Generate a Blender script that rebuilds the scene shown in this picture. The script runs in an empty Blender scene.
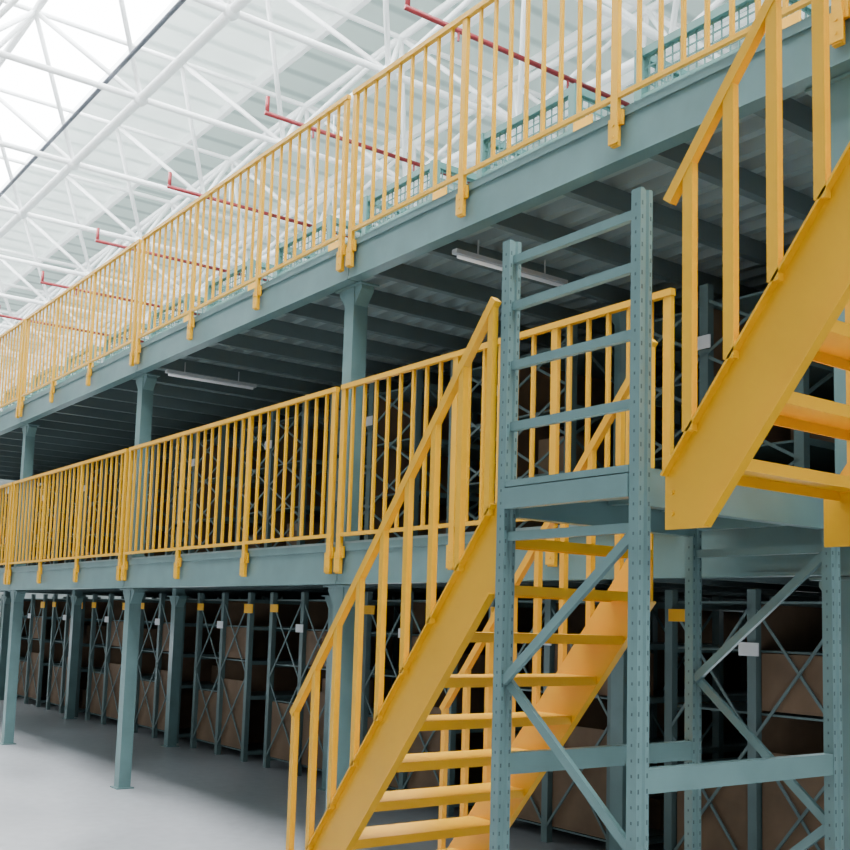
import bpy, math, random
from mathutils import Vector, Matrix
random.seed(7)
COL = bpy.context.scene.collection

# ---------------------------------------------------------------- materials
def mat(name, col, rough=0.5, metal=0.0, var=0.12, scale=6.0, emit=0.0, bump=0.0, col2=None):
    m = bpy.data.materials.new(name); m.use_nodes = True
    nt = m.node_tree; b = nt.nodes['Principled BSDF']
    tc = nt.nodes.new('ShaderNodeTexCoord'); n = nt.nodes.new('ShaderNodeTexNoise')
    n.inputs['Scale'].default_value = scale; n.inputs['Detail'].default_value = 5
    nt.links.new(tc.outputs['Object'], n.inputs['Vector'])
    r = nt.nodes.new('ShaderNodeValToRGB')
    c2 = col2 or tuple(c*(1-var*2) for c in col)
    r.color_ramp.elements[0].position = 0.3; r.color_ramp.elements[1].position = 0.7
    r.color_ramp.elements[0].color = (*c2, 1); r.color_ramp.elements[1].color = (*col, 1)
    nt.links.new(n.outputs['Fac'], r.inputs['Fac'])
    nt.links.new(r.outputs['Color'], b.inputs['Base Color'])
    b.inputs['Roughness'].default_value = rough; b.inputs['Metallic'].default_value = metal
    if emit:
        nt.links.new(r.outputs['Color'], b.inputs['Emission Color'])
        b.inputs['Emission Strength'].default_value = emit
    if bump:
        bp = nt.nodes.new('ShaderNodeBump'); bp.inputs['Strength'].default_value = bump
        bp.inputs['Distance'].default_value = 0.01
        nt.links.new(n.outputs['Fac'], bp.inputs['Height']); nt.links.new(bp.outputs['Normal'], b.inputs['Normal'])
    return m

YEL  = mat('yellow_paint', (0.74, 0.375, 0.0), 0.38, var=0.05, scale=3)
TEAL = mat('teal_paint', (0.13, 0.228, 0.232), 0.34, var=0.10, scale=4)
TEALC= mat('crate_green_paint', (0.10, 0.235, 0.22), 0.5, var=0.06, scale=3)
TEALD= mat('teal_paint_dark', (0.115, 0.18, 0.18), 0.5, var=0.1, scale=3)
HOLE = mat('slot_dark', (0.06, 0.105, 0.11), 0.8)
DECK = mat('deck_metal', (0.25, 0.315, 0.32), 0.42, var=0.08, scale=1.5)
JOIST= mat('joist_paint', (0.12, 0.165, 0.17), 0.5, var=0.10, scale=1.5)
WHT  = mat('white_tube_paint_glow', (0.93, 0.95, 0.95), 0.5, var=0.02, emit=0.42)  # emission added so the painted steel looks washed in skylight
RED  = mat('red_pipe_paint', (0.30, 0.022, 0.03), 0.45)
BRN  = mat('brown_board', (0.19, 0.12, 0.07), 0.8, var=0.2, scale=3)
CARD = mat('cardboard', (0.22, 0.145, 0.09), 0.85, var=0.1, scale=8)
TAPE = mat('packing_tape', (0.27, 0.21, 0.14), 0.35)
TAG  = mat('white_tag', (0.75, 0.77, 0.78), 0.5, var=0.03)
TAGY = mat('orange_tag', (0.85, 0.42, 0.0), 0.5, var=0.03)
FIX  = mat('lamp_housing', (0.42, 0.45, 0.47), 0.4, var=0.03)
TUBE = mat('lamp_tube', (0.8, 0.82, 0.85), 0.3, var=0.0, emit=0.12)
LIT  = mat('lamp_tube_lit', (0.9, 0.95, 1.0), 0.3, var=0.0, emit=8)
CABL = mat('dark_conduit', (0.12, 0.13, 0.16), 0.5)
WALL = mat('wall_paint', (0.45, 0.49, 0.49), 0.8, var=0.05, scale=0.5)
SKY  = mat('skylight_panel', (0.95, 0.98, 1.0), 0.6, var=0.0, emit=15)

def floormat():
    m = bpy.data.materials.new('concrete_floor'); m.use_nodes=True
    nt=m.node_tree; b=nt.nodes['Principled BSDF']; L=nt.links
    tc=nt.nodes.new('ShaderNodeTexCoord')
    n1=nt.nodes.new('ShaderNodeTexNoise'); n1.inputs['Scale'].default_value=.6; n1.inputs['Detail'].default_value=7; n1.inputs['Roughness'].default_value=.6
    n2=nt.nodes.new('ShaderNodeTexNoise'); n2.inputs['Scale'].default_value=9; n2.inputs['Detail'].default_value=6
    L.new(tc.outputs['Object'],n1.inputs['Vector']); L.new(tc.outputs['Object'],n2.inputs['Vector'])
    r=nt.nodes.new('ShaderNodeValToRGB'); r.color_ramp.elements[0].position=.32; r.color_ramp.elements[1].position=.68
    r.color_ramp.elements[0].color=(.30,.305,.32,1); r.color_ramp.elements[1].color=(.38,.385,.40,1)
    L.new(n1.outputs['Fac'],r.inputs['Fac'])
    mx=nt.nodes.new('ShaderNodeMixRGB'); mx.blend_type='OVERLAY'; mx.inputs['Fac'].default_value=.18
    L.new(r.outputs['Color'],mx.inputs['Color1']); L.new(n2.outputs['Fac'],mx.inputs['Color2']); L.new(mx.outputs['Color'],b.inputs['Base Color'])
    rr=nt.nodes.new('ShaderNodeMapRange'); rr.inputs['To Min'].default_value=.30; rr.inputs['To Max'].default_value=.44
    L.new(n1.outputs['Fac'],rr.inputs['Value']); L.new(rr.outputs['Result'],b.inputs['Roughness'])
    return m
FLOOR=floormat()

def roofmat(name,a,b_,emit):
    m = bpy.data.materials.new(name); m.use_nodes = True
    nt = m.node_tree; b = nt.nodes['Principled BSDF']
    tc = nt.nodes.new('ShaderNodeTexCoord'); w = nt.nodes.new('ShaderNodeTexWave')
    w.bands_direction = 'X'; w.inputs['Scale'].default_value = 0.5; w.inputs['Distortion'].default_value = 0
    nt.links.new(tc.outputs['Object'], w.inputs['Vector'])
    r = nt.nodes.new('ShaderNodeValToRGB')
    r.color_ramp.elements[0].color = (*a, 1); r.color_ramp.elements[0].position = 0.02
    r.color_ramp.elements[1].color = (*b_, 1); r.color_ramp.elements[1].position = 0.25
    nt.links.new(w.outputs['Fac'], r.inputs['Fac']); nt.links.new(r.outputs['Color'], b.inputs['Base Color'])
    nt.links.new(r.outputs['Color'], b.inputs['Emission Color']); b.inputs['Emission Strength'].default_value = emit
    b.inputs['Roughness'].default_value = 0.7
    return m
ROOF = roofmat('roof_sheet_glow',(0.30,0.385,0.365),(0.47,0.56,0.53),0.64)  # ceiling brightness put into the sheet as added emission
ROOFB= roofmat('roof_sheet_blend_glow',(0.46,0.54,0.52),(0.68,0.76,0.73),1.6)  # brighter glowing strip, added to soften the skylight's edge

# ---------------------------------------------------------------- mesh builder
class MB:
    def __init__(s): s.v=[]; s.f=[]; s.m=[]
    def _hex(s, c, mi):
        o=len(s.v); s.v += [tuple(p) for p in c]
        for q in ((0,3,2,1),(4,5,6,7),(0,1,5,4),(1,2,6,5),(2,3,7,6),(3,0,4,7)):
            s.f.append(tuple(o+i for i in q)); s.m.append(mi)
    def box(s,x0,x1,y0,y1,z0,z1,mi=0):
        s._hex([(x0,y0,z0),(x1,y0,z0),(x1,y1,z0),(x0,y1,z0),(x0,y0,z1),(x1,y0,z1),(x1,y1,z1),(x0,y1,z1)],mi); return s
    def bar(s,p0,p1,w,h,up=(0,0,1),mi=0):
        p0=Vector(p0);p1=Vector(p1);d=(p1-p0).normalized();u=Vector(up)
        sd=d.cross(u).normalized();u=sd.cross(d).normalized();a=sd*w/2;b=u*h/2
        s._hex([p0-a-b,p0+a-b,p1+a-b,p1-a-b,p0-a+b,p0+a+b,p1+a+b,p1-a+b],mi); return s
    def tube(s,p0,p1,r,n=10,mi=0):
        p0=Vector(p0);p1=Vector(p1);d=(p1-p0).normalized()
        u=d.orthogonal().normalized();w=d.cross(u);o=len(s.v)
        for p in (p0,p1):
            for i in range(n):
                t=2*math.pi*i/n; s.v.append(tuple(p+u*math.cos(t)*r+w*math.sin(t)*r))
        for i in range(n):
            j=(i+1)%n; s.f.append((o+i,o+j,o+n+j,o+n+i)); s.m.append(mi)
        s.f.append(tuple(o+i for i in range(n))[::-1]); s.m.append(mi)
        s.f.append(tuple(o+n+i for i in range(n))); s.m.append(mi); return s
    def ball(s,c,r,n=10,k=6,mi=0):
        o=len(s.v); c=Vector(c)
        s.v.append(tuple(c+Vector((0,0,-r))))
        for a in range(1,k):
            ph=-math.pi/2+math.pi*a/k
            for i in range(n):
                t=2*math.pi*i/n
                s.v.append(tuple(c+Vector((math.cos(ph)*math.cos(t),math.cos(ph)*math.sin(t),math.sin(ph)))*r))
        s.v.append(tuple(c+Vector((0,0,r)))); top=len(s.v)-1
        for i in range(n):
            j=(i+1)%n
            s.f.append((o,o+1+j,o+1+i)); s.m.append(mi)
            for a in range(k-2):
                b=o+1+a*n; s.f.append((b+i,b+j,b+n+j,b+n+i)); s.m.append(mi)
            b=o+1+(k-2)*n; s.f.append((b+i,b+j,top)); s.m.append(mi)
        return s
    def _pr(s,A,B,mi):
        o=len(s.v);n=len(A); s.v+=A+B
        s.f.append(tuple(range(o,o+n))); s.m.append(mi)
        s.f.append(tuple(range(o+2*n-1,o+n-1,-1))); s.m.append(mi)
        for i in range(n):
            j=(i+1)%n; s.f.append((o+i,o+n+i,o+n+j,o+j)); s.m.append(mi)
        return s
    def prism(s,p,y0,y1,mi=0): return s._pr([(x,y0,z) for x,z in p],[(x,y1,z) for x,z in p],mi)
    def prismx(s,p,x0,x1,mi=0): return s._pr([(x0,y,z) for y,z in p],[(x1,y,z) for y,z in p],mi)
    def prismz(s,p,z0,z1,mi=0): return s._pr([(x,y,z0) for x,y in p],[(x,y,z1) for x,y in p],mi)
    def obj(s,name,mats,parent=None,label=None,cat=None,group=None,kind=None,smooth=False,base=False):
        if not isinstance(mats,(list,tuple)): mats=[mats]
        xs=[p[0] for p in s.v];ys=[p[1] for p in s.v];zs=[p[2] for p in s.v]
        c=Vector(((min(xs)+max(xs))/2,(min(ys)+max(ys))/2,min(zs) if (base or parent is None) else (min(zs)+max(zs))/2))
        me=bpy.data.meshes.new(name)
        me.from_pydata([tuple(Vector(p)-c) for p in s.v],[],s.f)
        for m_ in mats: me.materials.append(m_)
        for p,mi in zip(me.polygons,s.m):
            p.material_index=mi; p.use_smooth=smooth
        import bmesh
        bm=bmesh.new(); bm.from_mesh(me); bmesh.ops.recalc_face_normals(bm,faces=bm.faces); bm.to_mesh(me); bm.free()
        o=bpy.data.objects.new(name,me); COL.objects.link(o)
        if parent: o.parent=parent; o.location=c-WL[parent.name]; WL[o.name]=c
        else: o.location=c; WL[o.name]=c
        if label:o['label']=label
        if cat:o['category']=cat
        if group:o['group']=group
        if kind:o['kind']=kind
        return o
WL={}
def empty(name,loc,label,cat,group=None):
    o=bpy.data.objects.new(name,None); COL.objects.link(o); o.location=loc; o.empty_display_size=0.1
    WL[o.name]=Vector(loc); o['label']=label; o['category']=cat
    if group:o['group']=group
    return o
def empty_child(name,parent,loc):
    o=bpy.data.objects.new(name,None); COL.objects.link(o); o.empty_display_size=.1
    o.parent=parent; o.location=Vector(loc)-WL[parent.name]; WL[o.name]=Vector(loc); return o
def copy_thing(root,loc,label=None):
    r=root.copy(); COL.objects.link(r); r.location=loc
    if label: r['label']=label
    def rec(src,dst):
        for ch in list(src.children):
            c=ch.copy(); COL.objects.link(c); c.parent=dst
            c.matrix_parent_inverse=ch.matrix_parent_inverse.copy(); rec(ch,c)
    rec(root,r); return r

# ---------------------------------------------------------------- setting
MB().box(-46,14,-14,22,-0.1,0).obj('floor',FLOOR,kind='structure')
MB().box(-46.2,-46,-14,22,0,11).obj('wall_end',WALL,kind='structure')
MB().box(-46,14,22,22.2,0,11).obj('wall_back',WALL,kind='structure')
ZC=10.5
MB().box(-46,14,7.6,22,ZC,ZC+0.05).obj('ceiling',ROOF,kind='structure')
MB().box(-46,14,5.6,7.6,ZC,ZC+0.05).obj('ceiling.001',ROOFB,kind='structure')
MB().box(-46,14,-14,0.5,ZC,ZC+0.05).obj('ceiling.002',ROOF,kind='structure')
MB().box(-46,14,0.5,5.6,ZC+0.02,ZC+0.06).obj('window_1',SKY,kind='structure')

# ---------------------------------------------------------------- space frame roof
SX=2.6; SY=2.1; X0=-2.6; Y0=2.7
sf=empty('roof_space_frame',(-20,6,8.3),'white tubular steel space frame truss carrying the roof sheets','roof truss')
ZB,ZT=8.35,9.75
NX,NY=16,6
bx=[X0-SX*i for i in range(NX)]; by=[Y0+SY*j for j in range(NY)]
tx=[X0+SX/2-SX*i for i in range(NX+1)]; ty=[Y0-SY/2+SY*j for j in range(NY+1)]
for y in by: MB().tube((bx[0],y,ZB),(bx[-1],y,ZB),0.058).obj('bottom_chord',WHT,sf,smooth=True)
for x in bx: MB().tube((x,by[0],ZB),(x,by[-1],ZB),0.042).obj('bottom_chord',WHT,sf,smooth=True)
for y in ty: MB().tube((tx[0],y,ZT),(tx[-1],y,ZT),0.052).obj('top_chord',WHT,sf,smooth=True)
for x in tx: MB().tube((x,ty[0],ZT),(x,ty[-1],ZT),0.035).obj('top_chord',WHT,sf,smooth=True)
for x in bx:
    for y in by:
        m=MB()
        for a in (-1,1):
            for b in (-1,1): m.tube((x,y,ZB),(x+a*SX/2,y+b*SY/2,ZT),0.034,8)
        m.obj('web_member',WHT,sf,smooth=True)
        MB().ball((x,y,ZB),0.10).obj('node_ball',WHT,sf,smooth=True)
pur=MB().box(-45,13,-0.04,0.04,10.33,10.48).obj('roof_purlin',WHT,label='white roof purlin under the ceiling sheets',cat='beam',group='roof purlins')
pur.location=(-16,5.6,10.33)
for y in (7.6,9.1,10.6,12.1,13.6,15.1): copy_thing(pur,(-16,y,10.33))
MB().tube((-44,4.45,8.6),(2,4.45,8.6),0.03).obj('cable_conduit',CABL,label='dark grey cable conduit running under the roof truss',cat='conduit',smooth=True)

def pipe(x,ln):
    r=empty('sprinkler_pipe',(x,5.9,8.0),'red sprinkler branch pipe hanging below the roof truss','pipe','red sprinkler pipes')
    MB().tube((x,5.9,8.0),(x,5.9+ln,8.0),0.03).obj('pipe_run',RED,r,smooth=True)
    MB().tube((x,5.93,8.0),(x,5.93,8.22),0.028).obj('pipe_riser',RED,r,smooth=True)
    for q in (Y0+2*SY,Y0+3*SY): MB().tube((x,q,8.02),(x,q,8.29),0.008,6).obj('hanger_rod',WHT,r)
    for k in range(2): MB().tube((x,6.6+1.6*k,8.0),(x,6.6+1.6*k,7.88),0.015,8).obj('sprinkler_head',RED,r)
for i in range(6): pipe(-8.63-3.02*i,3.3)

# ---------------------------------------------------------------- mezzanine frame
FY=4.03
COLX=[-6.5+4.04*k for k in (2,1,0,-1,-2,-3,-4)]
def column(x,y):
    r=empty('steel_column',(x,y,0),'square teal painted steel column carrying the mezzanine','column','mezzanine columns')
    MB().box(x-.062,x+.062,y-.062,y+.062,0.012,4.19).obj('shaft',TEAL,r)
    MB().box(x-.09,x+.09,y-.09,y+.09,0,0.012).obj('base_plate',TEAL,r)
    for zt in (1.985,4.195):
        m=MB(); m.prism([(x+.0625,zt-.15),(x+.0625,zt-.012),(x+.15,zt-.012),(x+.15,zt-.04)],y-.055,y+.055)
        m.prism([(x-.0625,zt-.15),(x-.15,zt-.04),(x-.15,zt-.012),(x-.0625,zt-.012)],y-.055,y+.055)
        m.box(x-.18,x+.18,y-.08,y+.08,zt-.012,zt)
        m.obj('bracket',TEAL,r)
    return r
CS=-.13
c0=column(COLX[0]+CS,FY+.155)
for x in COLX[1:]: copy_thing(c0,(x+CS,FY+.155,0))
for x in COLX[1:]:
    for y in (6.0,12.6): copy_thing(c0,(x+.875,y,0))

def edge_beam(x,zb,group):
    y=FY; L=4.03; zt=zb+.28; m=MB()
    prof=[(y,zb),(y+.09,zb),(y+.09,zb+.014),(y+.014,zb+.014),(y+.014,zt-.014),(y+.09,zt-.014),(y+.09,zt),(y,zt)]
    m.prismx(prof,x,x+L)
    m.box(x,x+L,y-.012,y,zt-.05,zt)
    m.box(x,x+L,y-.010,y,zb,zb+.018)
    m.box(x,x+.006,y+.014,y+.09,zb,zt)
    return m.obj('edge_beam',TEAL,label='teal painted steel channel beam along the mezzanine edge',cat='beam',group=group)
for zb,g in ((1.99,'lower mezzanine edge beams'),(4.2,'upper mezzanine edge beams')):
    e=edge_beam(COLX[1],zb,g)
    for x in COLX[2:]: copy_thing(e,(x+2.015,e.location.y,zb))
    m=MB(); m.box(-22.6,1.55,FY+.093,21.9,zb+.28,zb+.31)
    y=FY+.2
    while y<21.6: m.prismx([(y,zb+.28),(y+.02,zb+.21),(y+.08,zb+.21),(y+.10,zb+.28)],-22.6,1.55); y+=.2
    m.obj('mezzanine_deck',DECK,label='ribbed grey steel mezzanine floor deck',cat='deck')
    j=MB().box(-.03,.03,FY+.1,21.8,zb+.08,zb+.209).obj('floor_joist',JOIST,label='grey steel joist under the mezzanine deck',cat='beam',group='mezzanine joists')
    j.location.x=1.58-.673
    for k in range(1,45):
        x=1.58-.673*(k+1)
        if x<-22.5: break
        copy_thing(j,(x,j.location.y,j.location.z))

# ---------------------------------------------------------------- guardrails
def guardrail(x0,L,posts,z,group,low=.21):
    y=FY-.030
    r=empty('guardrail',(x0,y,z),'yellow painted steel guardrail bolted to the mezzanine edge beam','railing',group)
    MB().box(x0,x0+L,y-.02,y+.015,z+1.10,z+1.135).obj('top_rail',YEL,r)
    MB().box(x0,x0+L,y-.012,y+.012,z+.05,z+.075).obj('bottom_rail',YEL,r)
    for pi,p in enumerate(posts):
        a=x0+p; short = (low<.2 and pi==len(posts)-1)
        MB().box(a-.024,a+.024,y-.014,y+.014,z-(low if short else .21),z+1.10).obj('post',YEL,r)
        if short: continue
        m=MB(); m.box(a-.034,a+.034,y-.02,y-.0141,z-.20,z-.06)
        m.box(a+.0241,a+.05,y-.004,y+.014,z-.1,z-.02)
        m.tube((a,y-.024,z-.16),(a,y-.02,z-.16),.008,6); m.tube((a,y-.024,z-.10),(a,y-.02,z-.10),.008,6)
        m.obj('mounting_bracket',YEL,r)
    n=round(L/.147); first=None
    for k in range(1,n):
        a=x0+L*k/n
        if min(abs(a-x0-p) for p in posts)<.05: continue
        if first is None:
            first=MB().box(a-.010,a+.010,y-.010,y+.010,z+.075,z+1.10).obj('baluster',YEL,r)
        else:
            b=first.copy(); COL.objects.link(b); b.parent=r; b.location=first.location.copy(); b.location.x=a-x0
    return r
P4=[.03,1.32,2.63,3.94]
for z,g in ((2.27,'lower level guardrails'),(4.48,'upper level guardrails')):
    g0=guardrail(-10.51,3.97,P4,z,g)
    for k in (1,2,3): copy_thing(g0,(-10.51-4.04*k,FY-.030,z))
    if z>4:
        for k in (1,2): copy_thing(g0,(-10.51+4.04*k,FY-.030,z))
guardrail(-6.47,3.03,[.03,1.32,2.2,3.0],2.27,'lower level guardrails',low=.06)

# ---------------------------------------------------------------- stair tower frames and landing
AX0,AX1,AY,BY=-3.19,-2.50,2.74,3.85
def upright(m,x,y,z1,z0=0):
    w=.022;d=.03
    m.prismz([(x-w,y-d),(x+w,y-d),(x+w,y-.012),(x+w-.008,y-.006),(x+w-.008,y+.006),(x+w,y+.012),(x+w,y+d),(x-w,y+d),(x-w,y+.012),(x-w+.008,y+.006),(x-w+.008,y-.006),(x-w,y-.012)],z0,z1)
    z=z0+.05
    while z<z1-.03:
        m.box(x-.003,x+.003,y-d-.001,y-d,z,z+.010,1)
        for b in (-.021,.021): m.box(x+w,x+w+.001,y+b-.003,y+b+.003,z,z+.015,1)
        z+=.05
def ladder(name,y,zt,rungs,lab):
    r=empty(name,((AX0+AX1)/2,y,0),lab,'rack frame')
    for x in (AX0,AX1):
        m=MB(); upright(m,x,y,zt,.008); m.obj('upright',[TEAL,HOLE],r)
        MB().box(x-.06,x+.06,y-.06,y+.06,0,.008).obj('foot_plate',TEAL,r)
    for z in rungs:
        MB().bar((AX0+.024,y,z),(AX1-.024,y,z),.025,.034).obj('rung',TEAL,r)
    zz=[2.06,1.53,1.0,.47,.1]; s=1
    for a,b in zip(zz,zz[1:]):
        xa,xb=(AX1-.02,AX0+.02) if s>0 else (AX0+.02,AX1-.02)
        MB().bar((xa,y-.012 if s>0 else y+.012,a),(xb,y-.012 if s>0 else y+.012,b),.02,.035,up=(0,0,1)).obj('diagonal_brace',TEAL,r); s=-s
    return r
ladder('rack_upright_frame',AY,3.27,[3.19,3.0,2.76,2.515,2.085],'tall teal perforated rack frame guarding the stair landing')
ladder('rack_upright_frame',BY,2.2,[2.085],'teal perforated rack frame carrying the stair landing')
ld=empty('stair_landing',((AX0+AX1)/2,(AY+BY)/2,2.12),'teal steel stair landing platform between two rack frames','landing')
m=MB(); m.box(AX0+.025,AX1-.025,AY-.03,BY+.03,2.275,2.30)
y=AY+.03
while y<BY: m.box(AX0+.05,AX1-.05,y,y+.05,2.25,2.275); y+=.16
m.obj('platform_plate',TEAL,ld)
MB().box(AX0+.025,AX1-.025,AY-.035,AY-.0,2.19,2.27).obj('landing_beam',TEAL,ld)
MB().box(AX0+.025,AX1-.025,BY,BY+.035,2.19,2.27).obj('landing_beam',TEAL,ld)
MB().box(AX1-.035,AX1+.015,AY+.036,BY-.036,2.16,2.27).obj('landing_beam',TEAL,ld)
MB().box(AX0-.015,AX0+.035,AY+.036,BY-.036,2.16,2.27).obj('landing_beam',TEAL,ld)
m=MB(); m.box(AX0,AX1+.3,BY+.036,FY-.013,2.285,2.30); m.obj('bridge_plate',TEAL,ld)
for x,z in ((AX0,1.18),(AX1,1.205)):
    MB().box(x-.02,x+.02,AY+.031,BY-.031,z,z+.08).obj('tie_beam',TEAL,label='teal box beam tying the two stair tower frames',cat='beam',group='stair tower tie beams')

# ---------------------------------------------------------------- stairs (folded channel stringers, lips facing outwards)
YN,YF=2.73,3.62
def stair(name,SL,ex,ez,xa,xb,vd,cut,rail_h,rxa,rxb,bal,treads,lab,newel_floor,w=.0155):
    E=lambda x: ez+SL*(x-ex)
    r=empty(name,(xa,(YN+YF)/2,cut),lab,'stairs')
    xq=ex+(cut+vd-ez)/SL
    for y,sg in ((YN,1),(YF,-1)):
        if E(xa)-vd<cut: poly=[(xa,max(cut,E(xa)-vd)),(xq,cut),(xb,E(xb)-vd),(xb,E(xb)),(xa,E(xa))]
        else: poly=[(xa,E(xa)-vd),(xb,E(xb)-vd),(xb,E(xb)),(xa,E(xa))]
        m=MB(); m.prism(poly,y-.005,y+.005)
        yi=y-sg*.017
        m.bar((xa+.005,yi,E(xa)-.004),(xb-.01,yi,E(xb-.01)-.004),.034,.008)
        m.bar((max(xq,xa),yi,E(max(xq,xa))-vd+.006),(xb-.01,yi,E(xb-.01)-vd+.006),.034,.008)
        for q in range(2):
            m.tube((xa+.03,y-sg*.012,E(xa)-.06-.07*q),(xa+.03,y-sg*.005,E(xa)-.06-.07*q),.009,6)
        m.obj('stringer',YEL,r)
    for z in treads:
        xc=ex+(z-ez+vd/2)/SL; x1=min(xc+.12,xb)
        m=MB(); m.box(xc-.12,x1,YN+.006,YF-.006,z-.006,z)
        m.box(xc-.12,xc-.114,YN+.006,YF-.006,z-.04,z-.006); m.box(x1-.006,x1,YN+.006,YF-.006,z-.04,z-.006)
        m.obj('tread',YEL,r)
    for y,sg in ((YN-.020,1),(YF+.020,-1)):
        h=empty_child('handrail',r,(rxa,y,E(rxa)+rail_h))
        MB().bar((rxa,y,E(rxa)+rail_h),(rxb,y,E(rxb)+rail_h),.033,.036).obj('top_rail',YEL,h)
        for i,x in enumerate(bal):
            zb=E(x)-.015
            if newel_floor and i==0: zb=0.0
            if E(x)+rail_h-zb>.2: MB().box(x-w,x+w,y-.014,y+.014,max(zb,cut),E(x)+rail_h-.01).obj('baluster',YEL,h)
    return r
stair('lower_stair',1.19,-3.25,2.20,-5.0,-3.225,.36,0.0,.835,-4.73,-3.245,[-4.71+.181*i for i in range(9)],
      [.19*k for k in range(1,12)],'steep yellow steel stair rising from the floor to the landing',True)
stair('upper_stair',1.28,-2.376,2.25,-2.375,-.55,.41,2.07,.89,-2.35,-.60,[-2.262+.163*i for i in range(11)],
      [2.28+.19*k for k in range(0,12)],'steep yellow steel stair rising from the landing to the upper deck',False,w=.020)

# ---------------------------------------------------------------- shelving racks
def rack(x,y,z,H,shz,group,nb=4,W=1.45,B=1.25,n=2):
    r=empty('shelving_rack',(x,y,z),'teal steel shelving rack with X-braced ends and brown board divider','rack',group)
    for k in range(nb+1):
        for xx in (x,x+W):
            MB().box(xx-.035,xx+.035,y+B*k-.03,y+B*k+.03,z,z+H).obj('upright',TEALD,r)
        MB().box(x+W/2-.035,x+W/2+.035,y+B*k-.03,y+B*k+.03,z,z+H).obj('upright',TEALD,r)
        m=MB(); hh=(H-.2)/n
        for q in range(n):
            z0=z+.1+hh*q
            for xl,xr in ((x,x+W/2),(x+W/2,x+W)):
                m.bar((xl,y+B*k-.025,z0),(xr,y+B*k-.025,z0+hh),.01,.020); m.bar((xr,y+B*k-.014,z0),(xl,y+B*k-.014,z0+hh),.01,.020)
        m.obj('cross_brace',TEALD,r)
    for s in shz:
        m=MB(); m.box(x+.03,x+W-.03,y+.03,y+B*nb-.03,z+s-.015,z+s)
        m.box(x-.03,x-.0,y+.03,y+B*nb-.03,z+s-.045,z+s); m.box(x+W,x+W+.03,y+.03,y+B*nb-.03,z+s-.045,z+s)
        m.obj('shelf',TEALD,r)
    if n>2:
        m=MB()
        for k in range(nb):
            for q in range(2):
                za=z+.1+q*(H-.2)/2; zc=za+(H-.2)/2
                m.bar((x+W+.012,y+B*k,za),(x+W+.012,y+B*k+B,zc),.012,.022); m.bar((x+W+.012,y+B*k+B,za),(x+W+.012,y+B*k,zc),.012,.022)
        m.obj('side_brace',TEALD,r)
    MB().box(x+W/2-.01,x+W/2+.01,y+.04,y+B*nb-.04,z+.1,z+shz[-1]-.02).obj('divider_board',BRN,r)
    if n==2:
        for za,zb in ((.13,.95),(1.22,1.60)):
            MB().box(x+W/2+.05,x+W-.05,y+.012,y+.02,z+za,z+zb).obj('end_board',BRN,r)
        MB().box(x+.05,x+W/2-.05,y+.012,y+.02,z+.13,z+.76).obj('end_board',BRN,r)
        MB().box(x+W-.08,x+W+.14,y-.055,y-.045,z+H-.25,z+H-.14).obj('tag_plate',TAGY,r,label='small orange aisle tag')
        MB().box(x+.02,x+.2,y-.055,y-.045,z+H-.23,z+H-.14).obj('tag_plate',TAGY,r,label='small orange aisle tag')
    MB().box(x+W*.44,x+W*.55,y-.055,y-.045,z+H-.45,z+H-.36).obj('tag_plate',TAG,r,label='small white aisle tag')
    return r
RX=[-11.4+2.02*k for k in range(-6,5)]
ra=rack(RX[-1],6.2,0,2.03,[.12,.78,1.2,1.62,1.95],'ground level racks',n=2)
for x in RX[:-1]: copy_thing(ra,(x,6.2,0))
rb=rack(RX[-1],5.7,2.311,1.75,[.12,.62,1.12,1.62],'mezzanine level racks',n=4)
for x in RX[:-1]: copy_thing(rb,(x,5.7,2.311))
def carton(w,d,h):
    m=MB(); m.box(-w/2,w/2,-d/2,d/2,0,h); m.box(-.025,.025,-d/2-.001,d/2+.001,h*.75,h+.001,1)
    m.box(-w/2-.001,w/2+.001,-.003,.003,h-.002,h+.0015,1)
    return m
ctpl=[(w,d,h,carton(w,d,h)) for (w,d,h) in ((.38,.42,.3),(.40,.48,.34),(.34,.34,.24))]
proto=[None,None,None]
for lvl,(z,yy,shz) in enumerate(((0,6.2,[.12,.78,1.2]),(2.311,5.7,[.12,.62]))):
    for x in RX[2:]:
        for s in shz:
            for b in range(4):
                for q in range(2):
                    if random.random()>(.34 if lvl==0 else .2): continue
                    i=random.randrange(3); w,d,h,mm=ctpl[i]
                    loc=(x+1.12,yy+.36+1.25*b+.53*q,z+s+.001)
                    if proto[i] is None:
                        o=mm.obj('cardboard_box',[CARD,TAPE],label='brown cardboard box taped shut on a rack shelf',cat='box',group='cardboard boxes on racks')
                        proto[i]=o
                    else:
                        o=proto[i].copy(); COL.objects.link(o)
                    o.location=loc

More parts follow.
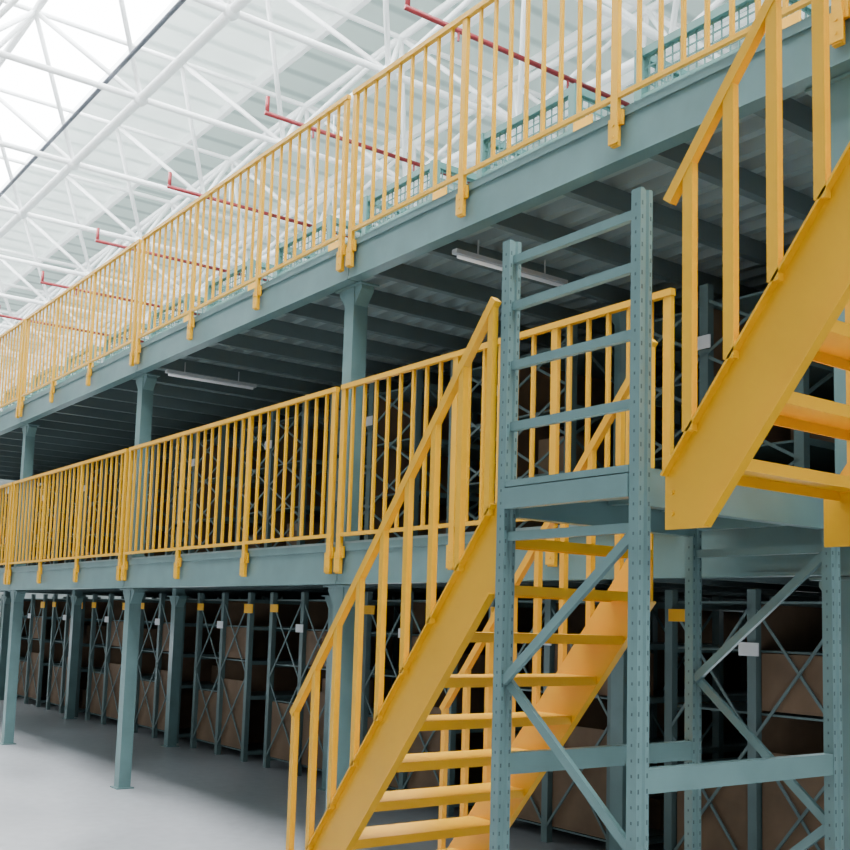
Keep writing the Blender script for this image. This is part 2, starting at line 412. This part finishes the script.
# ---------------------------------------------------------------- mesh containers on upper deck
def cage(x,y,z):
    W,D,H=.95,1.2,.78
    r=empty('mesh_container',(x,y,z),'green steel wire mesh container on the upper deck','container','mesh containers')
    for a in (0,W):
        for b in (0,D): MB().box(x+a-.03,x+a+.03,y+b-.03,y+b+.03,z,z+H).obj('corner_post',TEALC,r)
    for h in (.12,.45,H-.03):
        m=MB()
        for b in (0,D): m.box(x,x+W,y+b-.022,y+b+.022,z+h-.025,z+h+.025)
        for a in (0,W): m.box(x+a-.022,x+a+.022,y,y+D,z+h-.025,z+h+.025)
        m.obj('rail_frame',TEALC,r)
    for b in (0,D):
        m=MB(); k=.07
        while k<W: m.box(x+k-.005,x+k+.005,y+b-.003,y+b+.003,z+.1,z+H); k+=.06
        k=.17
        while k<H: m.box(x,x+W,y+b-.003,y+b+.003,z+k-.005,z+k+.005); k+=.06
        m.obj('mesh_panel',TEALC,r)
    for a in (0,W):
        m=MB(); k=.07
        while k<D: m.box(x+a-.003,x+a+.003,y+k-.005,y+k+.005,z+.1,z+H); k+=.06
        k=.17
        while k<H: m.box(x+a-.003,x+a+.003,y,y+D,z+k-.005,z+k+.005); k+=.06
        m.obj('mesh_panel',TEALC,r)
    MB().box(x+W+.03,x+W+.2,y-.04,y-.03,z+.4,z+.5).obj('tag_plate',TAGY,r,label='small orange tag')
    return r
root=cage(-4.35,4.75,4.511)
for k in (-1,1,2,3,4,5,6,7,8,9): copy_thing(root,(-4.35-1.53*k,4.75,4.511))

# ---------------------------------------------------------------- lamps and added fill lights
def lamp(x,y,z,t,lab):
    r=empty('fluorescent_lamp',(x,y+.5,z),lab,'lamp','fluorescent lamps')
    MB().box(x-.025,x+.025,y,y+1.0,z,z+.03).obj('housing',FIX,r)
    MB().tube((x,y+.03,z-.014),(x,y+.97,z-.014),.013).obj('tube',t,r,smooth=True)
    m=MB()
    for q in (.2,.8): m.tube((x,y+q,z+.03),(x,y+q,z+.139),.006,6)
    m.obj('hanger_rod',FIX,r)
for x in (-5.42,-10.1): lamp(x,4.16,4.14,TUBE,'white fluorescent tube lamp under the upper deck')
for x,y in ((-5.63,7.7),(-7.65,9.3),(-9.6,11.2),(-13.7,12.9),(-17.7,11.6)): lamp(x,y,1.93,LIT,'lit fluorescent tube lamp under the lower deck')
def plight(x,y,z,e):  # added fill light under the decks, belongs to no lamp tube
    l=bpy.data.lights.new('under_deck_fill','POINT'); l.energy=e; l.shadow_soft_size=.35; l.color=(.86,.93,1)
    o=bpy.data.objects.new('under_deck_fill',l); o.location=(x,y,z); COL.objects.link(o)
for x in (-3.4,-7.5,-11.5,-15.6,-19.7):
    plight(x,5.0,3.3,6.5); plight(x,5.2,1.2,10)
plight(-3.2,4.9,0.9,9)

# ---------------------------------------------------------------- light
w=bpy.data.worlds.new('world'); bpy.context.scene.world=w; w.use_nodes=True
bg=w.node_tree.nodes['Background']; bg.inputs['Color'].default_value=(0.91,0.96,1.0,1); bg.inputs['Strength'].default_value=0.68

# ---------------------------------------------------------------- camera
cd=bpy.data.cameras.new('camera'); cam=bpy.data.objects.new('camera',cd); COL.objects.link(cam)
cd.sensor_width=36; cd.lens=1080/850*36; cd.shift_y=75/850; cd.clip_end=200
R=Vector((.5946,.8036,.0297)); U=Vector((.0719,-.0899,.9934)); 
R.normalize(); B=R.cross(U).normalized(); U=B.cross(R).normalized()
M=Matrix((R,U,B)).transposed().to_4x4(); M.translation=Vector((0,0,1.75)); cam.matrix_world=M
bpy.context.scene.camera=cam
